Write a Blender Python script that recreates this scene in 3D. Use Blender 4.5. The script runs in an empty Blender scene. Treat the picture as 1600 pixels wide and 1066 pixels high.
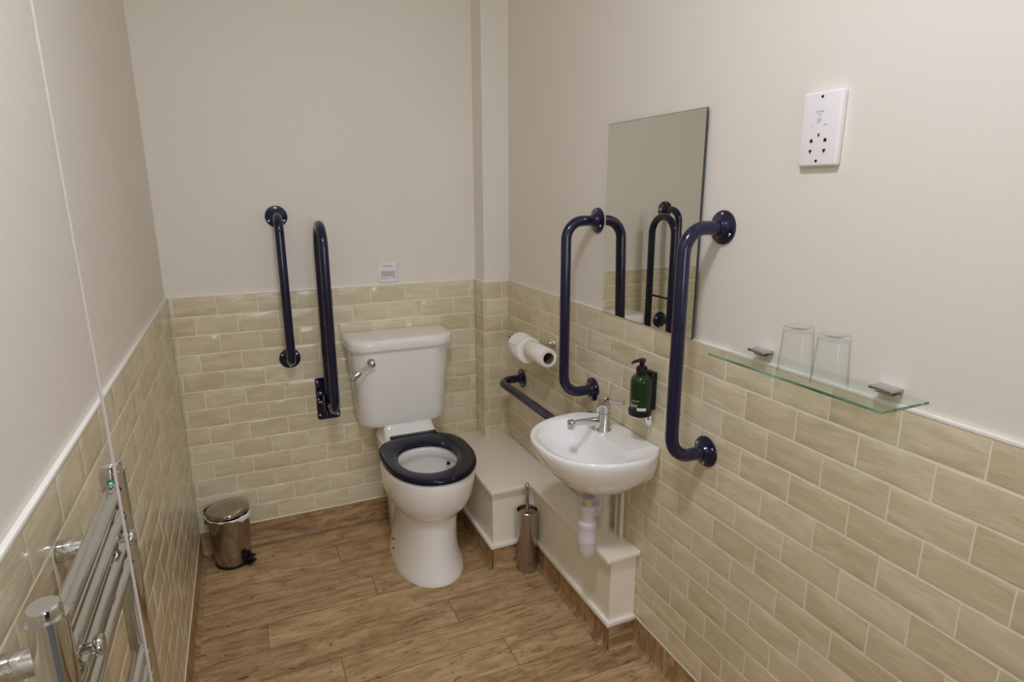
import bpy, bmesh, math, random
from mathutils import Vector, Matrix
random.seed(7)
C = bpy.context.scene.collection
PI = math.pi
W, H, H0, CEIL, YF = 1.382, 1.1113, 0.1086, 2.60, -3.05
PL = 0.008                      # plaster lies this far behind the tile face

# ------------------------------------------------------------------ colours, materials
def lin(c):
    return tuple(((v/255)/12.92 if v/255 <= .04045 else ((v/255+.055)/1.055)**2.4) for v in c)+(1.0,)

def mat(name, col, rough=.5, metal=0., spec=.5, coat=0., trans=0., ior=1.45, emit=None, es=0.):
    m = bpy.data.materials.new(name); m.use_nodes = True
    b = m.node_tree.nodes['Principled BSDF']
    b.inputs['Base Color'].default_value = lin(col)
    b.inputs['Roughness'].default_value = rough
    b.inputs['Metallic'].default_value = metal
    b.inputs['Specular IOR Level'].default_value = spec
    b.inputs['Coat Weight'].default_value = coat
    b.inputs['Coat Roughness'].default_value = .05
    b.inputs['Transmission Weight'].default_value = trans
    b.inputs['IOR'].default_value = ior
    if emit:
        b.inputs['Emission Color'].default_value = lin(emit)
        b.inputs['Emission Strength'].default_value = es
    return m

def noise_bump(m, scale=(40, 40, 40), detail=3, strength=.1, dist=.002, rough_var=0., coord='Object', nscale=1.0, tint=None):
    nt = m.node_tree; N = nt.nodes; L = nt.links; b = N['Principled BSDF']
    tc = N.new('ShaderNodeTexCoord'); mp = N.new('ShaderNodeMapping'); mp.inputs['Scale'].default_value = scale
    nz = N.new('ShaderNodeTexNoise'); nz.inputs['Detail'].default_value = detail; nz.inputs['Scale'].default_value = nscale
    bp = N.new('ShaderNodeBump'); bp.inputs['Strength'].default_value = strength; bp.inputs['Distance'].default_value = dist
    L.new(tc.outputs[coord], mp.inputs[0]); L.new(mp.outputs[0], nz.inputs[0]); L.new(nz.outputs[0], bp.inputs['Height']); L.new(bp.outputs[0], b.inputs['Normal'])
    if tint:
        cr = N.new('ShaderNodeValToRGB'); cr.color_ramp.elements[0].position = .3; cr.color_ramp.elements[1].position = .7
        cr.color_ramp.elements[0].color = lin(tint[0]); cr.color_ramp.elements[1].color = lin(tint[1])
        L.new(nz.outputs[0], cr.inputs[0]); L.new(cr.outputs[0], b.inputs['Base Color'])
    if rough_var:
        r = N.new('ShaderNodeMapRange'); r0 = b.inputs['Roughness'].default_value
        r.inputs['To Min'].default_value = r0-rough_var; r.inputs['To Max'].default_value = r0+rough_var
        L.new(nz.outputs[0], r.inputs[0]); L.new(r.outputs[0], b.inputs['Roughness'])
    return m

M = {}
M['paint'] = noise_bump(mat('magnolia_emulsion', (229, 225, 216), .62, spec=.35), (1, 1, 1), 5, .35, .0012, nscale=150)
M['ceiling'] = noise_bump(mat('white_ceiling_paint', (242, 240, 235), .8), (1, 1, 1), 3, .2, .001, nscale=120)
M['gloss'] = noise_bump(mat('cream_gloss_paint', (240, 234, 219), .32), (1, 1, 1), 2, .06, .001, nscale=60)
M['trim'] = noise_bump(mat('white_plastic_trim', (240, 238, 232), .3), (1, 1, 1), 2, .04, .001, nscale=40)
M['grout'] = noise_bump(mat('pale_grout', (236, 230, 216), .8), (1, 1, 1), 3, .4, .001, nscale=300)
M['ceramic'] = noise_bump(mat('white_vitreous_china', (242, 241, 239), .09, coat=.5), (1, 1, 1), 2, .03, .001, nscale=12)
M['basin'] = noise_bump(mat('white_basin_china', (246, 246, 247), .09, coat=.5), (1, 1, 1), 2, .03, .001, nscale=12)
M['navy'] = noise_bump(mat('navy_powder_coat', (15, 16, 54), .2, spec=.55, coat=.3), (1, 1, 1), 3, .05, .0006, nscale=90)
M['navyseat'] = noise_bump(mat('navy_gloss_plastic', (13, 15, 42), .12, spec=.45, coat=.0), (1, 1, 1), 2, .03, .0006, nscale=20)
M['screw'] = noise_bump(mat('bright_screw_metal', (215, 215, 215), .25, 1.), (1, 1, 1), 2, .1, .0005, nscale=200)
M['chrome'] = noise_bump(mat('polished_chrome', (208, 208, 206), .05, 1.), (1, 1, 1), 2, .02, .0005, nscale=14)
M['chrometap'] = noise_bump(mat('polished_tap_chrome', (222, 222, 222), .1, 1.), (1, 1, 1), 2, .02, .0005, nscale=14)
M['steel'] = noise_bump(mat('satin_stainless_steel', (186, 180, 172), .22, 1.), (1, 1, 400), 3, .03, .0005, rough_var=.05)
M['clip'] = noise_bump(mat('grey_nickel', (196, 196, 196), .06, 1.), (1, 1, 1), 2, .02, .0005, nscale=20)
M['darksteel'] = noise_bump(mat('dark_mirror_steel', (172, 164, 156), .13, 1.), (1, 1, 1), 3, .02, .0005, nscale=20)
M['blackplastic'] = noise_bump(mat('black_plastic', (18, 18, 19), .35), (1, 1, 1), 2, .1, .0005, nscale=150)
M['socket'] = noise_bump(mat('white_moulded_plastic', (238, 236, 238), .3), (1, 1, 1), 2, .02, .0005, nscale=80)
M['hole'] = noise_bump(mat('dark_recess', (16, 12, 12), .6), (1, 1, 1), 2, .05, .0005, nscale=80)
M['print'] = noise_bump(mat('grey_printing', (120, 120, 124), .6), (1, 1, 1), 2, .02, .0005, nscale=80)
M['faint'] = noise_bump(mat('faint_grey_print', (186, 186, 188), .4), (1, 1, 1), 2, .02, .0005, nscale=80)
M['red'] = noise_bump(mat('red_neon_lens', (150, 20, 26), .2), (1, 1, 1), 2, .02, .0005, nscale=80)
M['paper'] = noise_bump(mat('white_paper', (236, 232, 236), .85), (1, 1, 1), 3, .2, .0008, nscale=60)
M['tissue'] = noise_bump(mat('white_tissue', (246, 243, 238), .95, spec=.1), (1, 1, 1), 4, .5, .0015, nscale=160)
M['card'] = noise_bump(mat('brown_cardboard', (128, 108, 86), .9), (1, 1, 1), 3, .2, .0005, nscale=100)
M['liner'] = noise_bump(mat('white_bin_liner', (238, 236, 232), .5), (1, 1, 1), 4, .8, .004, nscale=60)
M['pvc'] = noise_bump(mat('grey_white_pvc', (206, 202, 206), .38), (1, 1, 1), 2, .05, .0005, nscale=60)
M['pipe'] = noise_bump(mat('painted_pipe', (216, 208, 190), .35), (1, 1, 1), 2, .05, .0005, nscale=60)
M['cord'] = noise_bump(mat('white_nylon_cord', (206, 200, 198), .6), (300, 300, 700), 2, .6, .0006)
M['door'] = noise_bump(mat('oak_veneer_door', (120, 82, 50), .4), (30, 30, 2), 6, .1, .001, tint=((96, 62, 36), (146, 104, 66)))
M['hallpaint'] = noise_bump(mat('brown_corridor_paint', (112, 98, 88), .6), (1, 1, 1), 3, .3, .001, nscale=120)
M['carpet'] = noise_bump(mat('grey_corridor_carpet', (120, 118, 116), .95), (1, 1, 1), 3, .5, .002, nscale=300)
M['green_patch'] = noise_bump(mat('green_patch_colour', (20, 128, 92), .4), (1, 1, 1), 2, .05, .0005, nscale=60)
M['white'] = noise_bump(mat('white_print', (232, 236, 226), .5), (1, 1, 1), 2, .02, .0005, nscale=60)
M['lamp'] = noise_bump(mat('lit_opal_glass', (255, 250, 244), .4, emit=(241, 242, 255), es=1.), (1, 1, 1), 2, .02, .0005, nscale=30)
M['mirror'] = noise_bump(mat('silvered_mirror_glass', (222, 222, 213), .0, 1.), (1, 1, 1), 2, .0, .0001, nscale=3)
M['mirroredge'] = noise_bump(mat('dark_mirror_edge', (60, 66, 60), .3), (1, 1, 1), 2, .05, .0005, nscale=60)
M['bottle'] = noise_bump(mat('dark_green_plastic', (20, 52, 22), .16, coat=.3), (1, 1, 1), 2, .02, .0005, nscale=20)
M['water'] = noise_bump(mat('still_water', (214, 216, 212), .03, spec=.6), (1, 1, 1), 2, .05, .001, nscale=20)

def thin_glass(name, tint, edge, ior=1.5, k=1.):
    m = bpy.data.materials.new(name); m.use_nodes = True; nt = m.node_tree; nt.nodes.clear(); N = nt.nodes; L = nt.links
    out = N.new('ShaderNodeOutputMaterial'); mx = N.new('ShaderNodeMixShader'); tr = N.new('ShaderNodeBsdfTransparent'); gl = N.new('ShaderNodeBsdfGlossy')
    gl.inputs['Roughness'].default_value = .02
    lw = N.new('ShaderNodeLayerWeight'); lw.inputs['Blend'].default_value = .10
    cm = N.new('ShaderNodeMix'); cm.data_type = 'RGBA'; cm.inputs[6].default_value = lin(tint); cm.inputs[7].default_value = lin(edge)
    nz = N.new('ShaderNodeTexNoise'); nz.inputs['Scale'].default_value = 20; bp = N.new('ShaderNodeBump'); bp.inputs['Strength'].default_value = .02
    L.new(nz.outputs[0], bp.inputs['Height']); L.new(bp.outputs[0], gl.inputs['Normal'])
    lw.inputs['Blend'].default_value = .35; p2 = N.new('ShaderNodeMath'); p2.operation = 'POWER'; p2.inputs[1].default_value = 4.5; L.new(lw.outputs['Facing'], p2.inputs[0]); L.new(p2.outputs[0], cm.inputs[0]); L.new(cm.outputs[2], tr.inputs['Color'])
    pw = N.new('ShaderNodeMath'); pw.operation = 'POWER'; pw.inputs[1].default_value = 3.0
    lf = N.new('ShaderNodeLayerWeight'); lf.inputs['Blend'].default_value = .35; L.new(lf.outputs['Facing'], pw.inputs[0])
    ml = N.new('ShaderNodeMath'); ml.operation = 'MULTIPLY_ADD'; ml.inputs[1].default_value = .25; ml.inputs[2].default_value = .010; L.new(pw.outputs[0], ml.inputs[0])
    L.new(ml.outputs[0], mx.inputs[0]); L.new(tr.outputs[0], mx.inputs[1]); L.new(gl.outputs[0], mx.inputs[2]); L.new(mx.outputs[0], out.inputs[0])
    return m
M['glass'] = thin_glass('clear_tumbler_glass', (253, 254, 254), (158, 163, 166), 1.45)
M['shelfglass'] = thin_glass('clear_shelf_glass', (251, 253, 252), (214, 230, 222), 1.5)
M['shelfedge'] = noise_bump(mat('green_glass_edge', (92, 178, 140), .12, trans=.55), (60, 9, 1), 2, .1, .001, tint=((28, 92, 66), (136, 208, 174)))

def tile_mat():
    m = mat('sage_rustic_glazed_tile', (186, 176, 144), .2, spec=.55, coat=.15); nt = m.node_tree; N = nt.nodes; L = nt.links; b = N['Principled BSDF']
    uv = N.new('ShaderNodeUVMap'); uv.uv_map = 'UVMap'
    at = N.new('ShaderNodeAttribute'); at.attribute_name = 'tint'
    mp = N.new('ShaderNodeMapping'); mp.inputs['Scale'].default_value = (9, 34, 1)
    n1 = N.new('ShaderNodeTexNoise'); n1.inputs['Scale'].default_value = 1.0; n1.inputs['Detail'].default_value = 5; n1.inputs['Distortion'].default_value = .8
    mp2 = N.new('ShaderNodeMapping'); mp2.inputs['Scale'].default_value = (26, 95, 1)
    n2 = N.new('ShaderNodeTexNoise'); n2.inputs['Scale'].default_value = 1.0; n2.inputs['Detail'].default_value = 4; n2.inputs['Distortion'].default_value = .5
    L.new(uv.outputs[0], mp.inputs[0]); L.new(mp.outputs[0], n1.inputs[0]); L.new(uv.outputs[0], mp2.inputs[0]); L.new(mp2.outputs[0], n2.inputs[0])
    b1 = N.new('ShaderNodeBump'); b1.inputs['Strength'].default_value = .28; b1.inputs['Distance'].default_value = .0045
    b2 = N.new('ShaderNodeBump'); b2.inputs['Strength'].default_value = .6; b2.inputs['Distance'].default_value = .0012
    L.new(n1.outputs[0], b1.inputs['Height']); L.new(n2.outputs[0], b2.inputs['Height']); L.new(b1.outputs[0], b2.inputs['Normal']); L.new(b2.outputs[0], b.inputs['Normal'])
    ad = N.new('ShaderNodeMath'); ad.operation = 'ADD'; L.new(n1.outputs[0], ad.inputs[0])
    sc = N.new('ShaderNodeMath'); sc.operation = 'MULTIPLY_ADD'; sc.inputs[1].default_value = .3; sc.inputs[2].default_value = -.15
    L.new(at.outputs['Fac'], sc.inputs[0]); L.new(sc.outputs[0], ad.inputs[1])
    ad2 = N.new('ShaderNodeMath'); ad2.operation = 'MULTIPLY_ADD'; ad2.inputs[1].default_value = .25; ad2.inputs[2].default_value = -.12
    L.new(n2.outputs[0], ad2.inputs[0]); ad3 = N.new('ShaderNodeMath'); L.new(ad.outputs[0], ad3.inputs[0]); L.new(ad2.outputs[0], ad3.inputs[1])
    cr = N.new('ShaderNodeValToRGB'); e = cr.color_ramp.elements
    e[0].position = .24; e[0].color = lin((202, 191, 158)); e[1].position = .78; e[1].color = lin((226, 217, 190))
    L.new(ad3.outputs[0], cr.inputs[0]); L.new(cr.outputs[0], b.inputs['Base Color'])
    return m
M['tile'] = tile_mat()

def wood_mat():
    m = mat('oak_plank_vinyl', (140, 104, 64), .42, spec=.4); nt = m.node_tree; N = nt.nodes; L = nt.links; b = N['Principled BSDF']
    uv = N.new('ShaderNodeUVMap'); uv.uv_map = 'UVMap'; at = N.new('ShaderNodeAttribute'); at.attribute_name = 'tint'
    def noise(sx, sy, det, dist, rough=.5):
        mp = N.new('ShaderNodeMapping'); mp.inputs['Scale'].default_value = (sx, sy, 1); n = N.new('ShaderNodeTexNoise')
        n.inputs['Scale'].default_value = 1; n.inputs['Detail'].default_value = det; n.inputs['Distortion'].default_value = dist; n.inputs['Roughness'].default_value = rough
        L.new(uv.outputs[0], mp.inputs[0]); L.new(mp.outputs[0], n.inputs[0]); return n
    g = noise(6, 52, 6, 1.5, .65); blotch = noise(6, 17, 4, 1.0); fine = noise(30, 330, 3, .3); fleck = noise(13, 40, 5, 1.6, .68)
    def ma(op, a, v1, c=None):
        n = N.new('ShaderNodeMath'); n.operation = op
        for i, v in enumerate((a, v1, c)):
            if v is None: continue
            if isinstance(v, (int, float)): n.inputs[i].default_value = v
            else: L.new(v, n.inputs[i])
        return n.outputs[0]
    s = ma('MULTIPLY_ADD', g.outputs[0], .90, ma('MULTIPLY_ADD', blotch.outputs[0], .70, ma('MULTIPLY_ADD', fine.outputs[0], .34, ma('MULTIPLY_ADD', at.outputs['Fac'], .12, -.53))))
    cr = N.new('ShaderNodeValToRGB'); el = cr.color_ramp.elements
    el[0].position = .25; el[0].color = lin((138, 110, 78)); el[1].position = .75; el[1].color = lin((212, 184, 144))
    x = cr.color_ramp.elements.new(.5); x.color = lin((182, 152, 112))
    L.new(s, cr.inputs[0])
    # dark knots and flecks
    kr = N.new('ShaderNodeValToRGB'); kr.color_ramp.elements[0].position = .585; kr.color_ramp.elements[0].color = (0, 0, 0, 1); kr.color_ramp.elements[1].position = .68; kr.color_ramp.elements[1].color = (1, 1, 1, 1)
    L.new(fleck.outputs[0], kr.inputs[0])
    mk = N.new('ShaderNodeMix'); mk.data_type = 'RGBA'; mk.inputs[7].default_value = lin((70, 54, 38)); L.new(ma('MULTIPLY', kr.outputs[0], .8), mk.inputs[0]); L.new(cr.outputs[0], mk.inputs[6])
    # plank joints printed in the vinyl
    jt = N.new('ShaderNodeAttribute'); jt.attribute_name = 'joint'
    mj = N.new('ShaderNodeMix'); mj.data_type = 'RGBA'; mj.inputs[7].default_value = lin((54, 38, 24)); L.new(ma('MULTIPLY', jt.outputs['Fac'], .9), mj.inputs[0]); L.new(mk.outputs[2], mj.inputs[6])
    L.new(mj.outputs[2], b.inputs['Base Color'])
    bp = N.new('ShaderNodeBump'); bp.inputs['Strength'].default_value = .12; bp.inputs['Distance'].default_value = .001; L.new(g.outputs[0], bp.inputs['Height']); L.new(bp.outputs[0], b.inputs['Normal'])
    return m
M['wood'] = wood_mat()

# ------------------------------------------------------------------ mesh helpers
class MB:
    """collects vertices and faces; build() links them as one mesh object"""
    def __init__(s): s.v = []; s.f = []; s.mi = []; s.uv = None; s.tint = None; s.joint = None
    def add(s, vs, fs, mi=0):
        o = len(s.v); s.v += [tuple(v) for v in vs]; s.f += [tuple(i+o for i in f) for f in fs]; s.mi += [mi]*len(fs); return s
    def box(s, a, b, bev=0., mi=0, rot=None, piv=None, seg=2):
        bm = bmesh.new(); bmesh.ops.create_cube(bm, size=1)
        for v in bm.verts:
            v.co = Vector([(a[i]+b[i])/2+v.co[i]*(b[i]-a[i]) for i in range(3)])
        if bev: bmesh.ops.bevel(bm, geom=bm.edges[:]+bm.verts[:], offset=bev, segments=seg, profile=.5, affect='EDGES')
        if rot: bmesh.ops.rotate(bm, verts=bm.verts[:], cent=Vector(piv or [(a[i]+b[i])/2 for i in range(3)]), matrix=rot)
        s.addbm(bm, mi); return s
    def addbm(s, bm, mi=0):
        bm.verts.index_update(); s.add([v.co.copy() for v in bm.verts], [[v.index for v in f.verts] for f in bm.faces], mi); bm.free()
    def rev(s, prof, base, axis=(0, 0, 1), n=48, mi=0, cap0=True, cap1=True):
        ax = Vector(axis).normalized(); u = ax.orthogonal().normalized(); w = ax.cross(u); base = Vector(base); vs = []; fs = []
        for r, h in prof:
            for k in range(n):
                a = 2*PI*k/n; vs.append(base+ax*h+(u*math.cos(a)+w*math.sin(a))*r)
        for i in range(len(prof)-1):
            for k in range(n):
                k2 = (k+1) % n; fs.append((i*n+k, i*n+k2, (i+1)*n+k2, (i+1)*n+k))
        if cap0: fs.append(tuple(range(n-1, -1, -1)))
        if cap1: fs.append(tuple((len(prof)-1)*n+k for k in range(n)))
        s.add(vs, fs, mi); return s
    def loft(s, rings, cap0=False, cap1=False, mi=0, closed=False):
        n = len(rings[0]); vs = [p for r in rings for p in r]; fs = []; R = len(rings)
        for i in range(R if closed else R-1):
            j = (i+1) % R
            for k in range(n):
                k2 = (k+1) % n; fs.append((i*n+k, i*n+k2, j*n+k2, j*n+k))
        if cap0: fs.append(tuple(range(n-1, -1, -1)))
        if cap1: fs.append(tuple((R-1)*n+k for k in range(n)))
        s.add(vs, fs, mi); return s
    def tube(s, path, r, n=20, mi=0, cap=True, flat=1.):
        P = [Vector(p) for p in path]; rs = r if isinstance(r, (list, tuple)) else [r]*len(P); rings = []
        T = [(P[min(i+1, len(P)-1)]-P[max(i-1, 0)]).normalized() for i in range(len(P))]
        nrm = T[0].orthogonal().normalized()
        for i, p in enumerate(P):
            nrm = (nrm-T[i]*nrm.dot(T[i])).normalized(); bi = T[i].cross(nrm)
            rings.append([p+(nrm*math.cos(2*PI*k/n)+bi*math.sin(2*PI*k/n)*flat)*rs[i] for k in range(n)])
        return s.loft(rings, cap, cap, mi)
    def build(s, name, mats, parent=None, loc=None, smooth=35, kind=None):
        me = bpy.data.meshes.new(name); me.from_pydata([tuple(v) for v in s.v], [], s.f)
        for m in (mats if isinstance(mats, (list, tuple)) else [mats]): me.materials.append(m)
        me.polygons.foreach_set('material_index', s.mi)
        if s.uv:
            l = me.uv_layers.new(name='UVMap'); l.data.foreach_set('uv', [c for uv in s.uv for c in uv])
        if s.tint:
            a = me.attributes.new('tint', 'FLOAT', 'FACE'); a.data.foreach_set('value', s.tint)
        if s.joint:
            a = me.attributes.new('joint', 'FLOAT', 'POINT'); a.data.foreach_set('value', s.joint)
        me.validate(); me.update()
        if smooth:
            me.polygons.foreach_set('use_smooth', [True]*len(me.polygons)); me.set_sharp_from_angle(angle=math.radians(smooth))
        if not (s.uv or s.joint):
            bm = bmesh.new(); bm.from_mesh(me); bmesh.ops.recalc_face_normals(bm, faces=bm.faces[:]); bm.to_mesh(me); bm.free()
        o = bpy.data.objects.new(name, me); C.objects.link(o)
        if loc: o.location = loc
        if parent: o.parent = parent; o.matrix_parent_inverse = Matrix.Translation(parent.location).inverted() if parent.get('_w') else Matrix()
        if kind: o['kind'] = kind
        return o

def fillet(pts, r, n=10):
    """polyline with rounded corners"""
    P = [Vector(p) for p in pts]; out = [P[0]]
    for i in range(1, len(P)-1):
        a = (P[i-1]-P[i]).normalized(); b = (P[i+1]-P[i]).normalized(); ang = a.angle(b); d = r/math.tan(ang/2)
        c = P[i]+(a+b).normalized()*(r/math.sin(ang/2)); s0 = P[i]+a*d-c; s1 = P[i]+b*d-c
        tot = s0.angle(s1); ax = s0.cross(s1).normalized()
        for k in range(n+1): out.append(c+Matrix.Rotation(tot*k/n, 3, ax) @ s0)
    out.append(P[-1]); return out

def tag(o, label, cat, group=None):
    o['label'] = label; o['category'] = cat
    if group: o['group'] = group
    return o
def thing(name, label, cat, loc=(0, 0, 0), rotz=0, group=None):
    o = bpy.data.objects.new(name, None); C.objects.link(o); o.location = loc; o.rotation_euler = (0, 0, rotz); o.empty_display_size = .05
    return tag(o, label, cat, group)

def text_geo(s, size):
    cu = bpy.data.curves.new('t', 'FONT'); cu.body = s; cu.size = size; cu.resolution_u = 3; cu.align_x = 'CENTER'; cu.align_y = 'CENTER'
    o = bpy.data.objects.new('t', cu); C.objects.link(o); bpy.context.view_layer.update()
    me = o.to_mesh(); vs = [v.co.copy() for v in me.vertices]; fs = [tuple(p.vertices) for p in me.polygons]; o.to_mesh_clear()
    bpy.data.objects.remove(o); bpy.data.curves.remove(cu); return vs, fs

# ------------------------------------------------------------------ the setting
def plank_floor():
    mb = MB(); mb.uv = []; mb.tint = []; mb.joint = []
    pitch = .1365; y = -.165+pitch*1; rows = []
    ends = {1: [.065, 1.0], 2: [.533, 1.5], 3: [.9], 4: [.632], 5: [.232, 1.2], 6: [.868, 1.27], 7: [.45, 1.28], 8: [.98], 9: [.3]}
    g = .0022
    i = 0; ytop = .012
    ylist = [.012, -.0285]+[-.165-.1365*k for k in range(0, 25)]
    for r in range(len(ylist)-1):
        y1, y0 = ylist[r], max(ylist[r+1], YF-.02)
        if y1 <= YF-.02: break
        xs = [-.02]+ends.get(r, [random.uniform(.1, 1.2)])+[W+.02]
        for a, b in zip(xs[:-1], xs[1:]):
            ou, ov = random.uniform(0, 50), random.uniform(0, 50); t = random.random()
            X = [a, a+g, b-g, b]; Y = [y0, y0+g, y1-g, y1]; o = len(mb.v)
            for iy, yy in enumerate(Y):
                for ix, xx in enumerate(X):
                    mb.v.append((xx, yy, 0.)); mb.joint.append(1. if ix in (0, 3) or iy in (0, 3) else 0.)
            for iy in range(3):
                for ix in range(3):
                    f = (o+iy*4+ix, o+iy*4+ix+1, o+iy*4+ix+5, o+iy*4+ix+4); mb.f.append(f); mb.mi.append(0); mb.tint.append(t)
                    for vi in f: mb.uv.append((mb.v[vi][0]+ou, mb.v[vi][1]+ov))
    return mb
fl = plank_floor().build('floor', M['wood'], smooth=0, kind='structure')

PITCH, UP = (H-H0)/13, .1526
def tiling(mb, org, u, n, ulen, off0, off1, z0=H0, z1=H):
    """rustic brick tiles, each with its own raised face; org at z=0, u along the wall, n into the room"""
    org, u, n = Vector(org), Vector(u), Vector(n); zz = Vector((0, 0, 1))
    if mb.uv is None: mb.uv = []; mb.tint = []
    def quad(us, vs, hs, ou, ov, t, mi):
        o = len(mb.v); nu, nv = len(us), len(vs)
        for j, v in enumerate(vs):
            for i, uu in enumerate(us): mb.v.append(tuple(org+u*uu+zz*v+n*hs(i, j)))
        flip = u.cross(zz).dot(n) < 0
        for j in range(nv-1):
            for i in range(nu-1):
                f = (o+j*nu+i, o+j*nu+i+1, o+(j+1)*nu+i+1, o+(j+1)*nu+i)
                if flip: f = f[::-1]
                mb.f.append(f); mb.mi.append(mi); mb.tint.append(t)
                for vi in f:
                    k = vi-o; mb.uv.append((us[k % nu]+ou, vs[k//nu]+ov))
    quad([0, ulen], [z0, z1], lambda i, j: -.0009, 0, 0, .5, 1)
    for r in range(13):
        top = H-r*PITCH; bot = top-PITCH
        if bot < z0-.001 and top <= z0+.004: continue
        a1, b1 = top-.0016, max(bot+.0016, z0)
        if a1-b1 < .004: continue
        off = off0 if r % 2 == 0 else off1
        k = math.floor((0-off)/UP)
        while off+k*UP < ulen:
            ua, ub = max(off+k*UP+.0011, .0005), min(off+(k+1)*UP-.0011, ulen-.0003); k += 1
            if ub-ua < .006: continue
            e = .0024; L = ub-ua; nn = max(2, int(L/.03))
            us = [ua, ua+e*.5, ua+e]+[ua+e+(L-2*e)*q/nn for q in range(1, nn)]+[ub-e, ub-e*.5, ub]
            vs = [b1, b1+e*.5, b1+e, b1+(a1-b1)*.35, b1+(a1-b1)*.65, a1-e, a1-e*.5, a1]
            rnd = [[random.uniform(-.0004, .0004) for _ in us] for _ in vs]; tx, ty = random.uniform(-.0006, .0006), random.uniform(-.0006, .0006)
            def hs(i, j, us=us, vs=vs, rnd=rnd, tx=tx, ty=ty):
                bi, bj = min(i, len(us)-1-i), min(j, len(vs)-1-j); b = min(bi, bj)
                base = {0: -.0013, 1: -.0003, 2: -.00005}.get(b, .0)
                return base+(rnd[j][i]+tx*(i/(len(us)-1)-.5)+ty*(j/(len(vs)-1)-.5))*(0 if b == 0 else 1)
            quad(us, vs, hs, random.uniform(0, 60), random.uniform(0, 60), random.random(), 0)
    return mb

def wall(name, a, b, m='paint'): return MB().box(a, b).build(name, M[m], smooth=0, kind='structure')
XB, D = 1.2598, .1137
z2 = .3639
wl = wall('wall_left', (-.12, YF-.1, -.02), (-PL, .12, CEIL+.02))
wb = wall('wall_back', (-PL, PL, -.02), (W+PL, .12, CEIL+.02))
wr = wall('wall_right', (W+PL, YF-.1, -.02), (W+.12, .12, CEIL+.02))
wf = MB().box((-PL, YF-.1, -.02), (.28, YF, CEIL+.02)).box((1.12, YF-.1, -.02), (W+PL, YF, CEIL+.02)).box((.28, YF-.1, 2.03), (1.12, YF, CEIL+.02)).build('wall_front', M['paint'], smooth=0, kind='structure')
wc = wall('wall_corner', (XB+PL, -D+PL, z2), (W+PL, PL, CEIL))
ce = MB().box((-.12, YF-.1, CEIL), (W+.12, .12, CEIL+.06)).build('ceiling', M['ceiling'], smooth=0, kind='structure')
def child(o, p): o.parent = p; return o
TM = [M['tile'], M['grout']]
child(tiling(MB(), (0, YF, 0), (0, 1, 0), (1, 0, 0), -YF, (-1.493-YF) % UP, (-1.493-YF+UP/2) % UP).build('tiling', TM), wl)
child(tiling(MB(), (0, 0, 0), (1, 0, 0), (0, -1, 0), XB, .014, .086).build('tiling', TM), wb)
child(tiling(MB(), (W, YF, 0), (0, 1, 0), (-1, 0, 0), -YF, (-1.968-YF) % UP, (-1.890-YF) % UP).build('tiling', TM), wr)
t = MB(); tiling(t, (XB, -D, 0), (0, 1, 0), (-1, 0, 0), D, .0, .05, z2, H); tiling(t, (XB, -D, 0), (1, 0, 0), (0, -1, 0), W-XB, .09, .02, z2, H)
child(t.build('tiling', TM), wc)
# solid backing that closes tile edges
# dado trim
tz0, tz1 = H-.0005, H+.0075
child(MB().box((-PL, YF, tz0), (.0015, -.0, tz1), .002).build('tile_trim', M['trim']), wl)
child(MB().box((-PL, -.0015, tz0), (XB+.002, PL, tz1), .002).build('tile_trim', M['trim']), wb)
child(MB().box((W-.0015, YF, tz0), (W+PL, -D, tz1), .002).build('tile_trim', M['trim']), wr)
child(MB().box((XB-.0015, -D-.0015, tz0), (W, -D+PL, tz1), .002).box((XB-.0015, -D, tz0), (XB+PL, .0, tz1), .002).build('tile_trim', M['trim']), wc)

def coved(name, org, u, n, ulen, par=None):
    up_grain = abs(u[1]) > .5
    """vinyl turned up the wall over a cove, with a pale sealant line on top"""
    org, u, n = Vector(org), Vector(u), Vector(n); mb = MB(); mb.uv = []; mb.tint = []; mb.joint = []
    R = .018; prof = [(R*(1-math.sin(a)), R*(1-math.cos(a))) for a in [PI/2*k/6 for k in range(7)]]+[(0, H0-.006), (0, H0-.0055), (-.004, H0-.0055)]
    prof = [(d+.0015, z+.0006) for d, z in prof]
    segs = [0]; 
    while segs[-1] < ulen: segs.append(min(ulen, segs[-1]+random.uniform(.5, 1.1)))
    for a, b in zip(segs[:-1], segs[1:]):
        ou, ov, t = random.uniform(0, 60), random.uniform(0, 60), random.uniform(-.6, 0); o = len(mb.v)  # tint held below the floor's: wall-foot shade put into the colour
        arc = 0; arcs = []
        for k, (d, z) in enumerate(prof):
            if k: arc += math.hypot(d-prof[k-1][0], z-prof[k-1][1])
            arcs.append(arc)
            for uu in (a, b): mb.v.append(tuple(org+u*uu+n*d+Vector((0, 0, z)))); mb.joint.append(0.)
        flip = u.cross(Vector((0, 0, 1))).dot(n) < 0
        for k in range(len(prof)-1):
            f = (o+2*k, o+2*k+1, o+2*k+3, o+2*k+2)
            if flip: f = f[::-1]
            mb.f.append(f); mb.mi.append(0); mb.tint.append(t)
            for vi in f:
                p = Vector(mb.v[vi])-org; q = arcs[(vi-o)//2]; mb.uv.append((q+ou, p.dot(u)+ov) if up_grain else (p.dot(u)+ou, q+ov))
    o = mb.build(name, M['wood'], smooth=40)
    if par: o.parent = par
    else: o['kind'] = 'structure'
    return o
coved('baseboard_left', (0, YF, 0), (0, 1, 0), (1, 0, 0), -YF)
coved('baseboard_back', (0, 0, 0), (1, 0, 0), (0, -1, 0), 1.11)
coved('baseboard_right', (W, YF, 0), (0, 1, 0), (-1, 0, 0), -YF-1.16)
def seal(name, a, b): return MB().box(a, b, .001).build(name, M['grout'], smooth=30)
child(seal('sealant', (-.002, YF, H0-.006), (.0022, 0, H0-.001)), wl)
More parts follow.
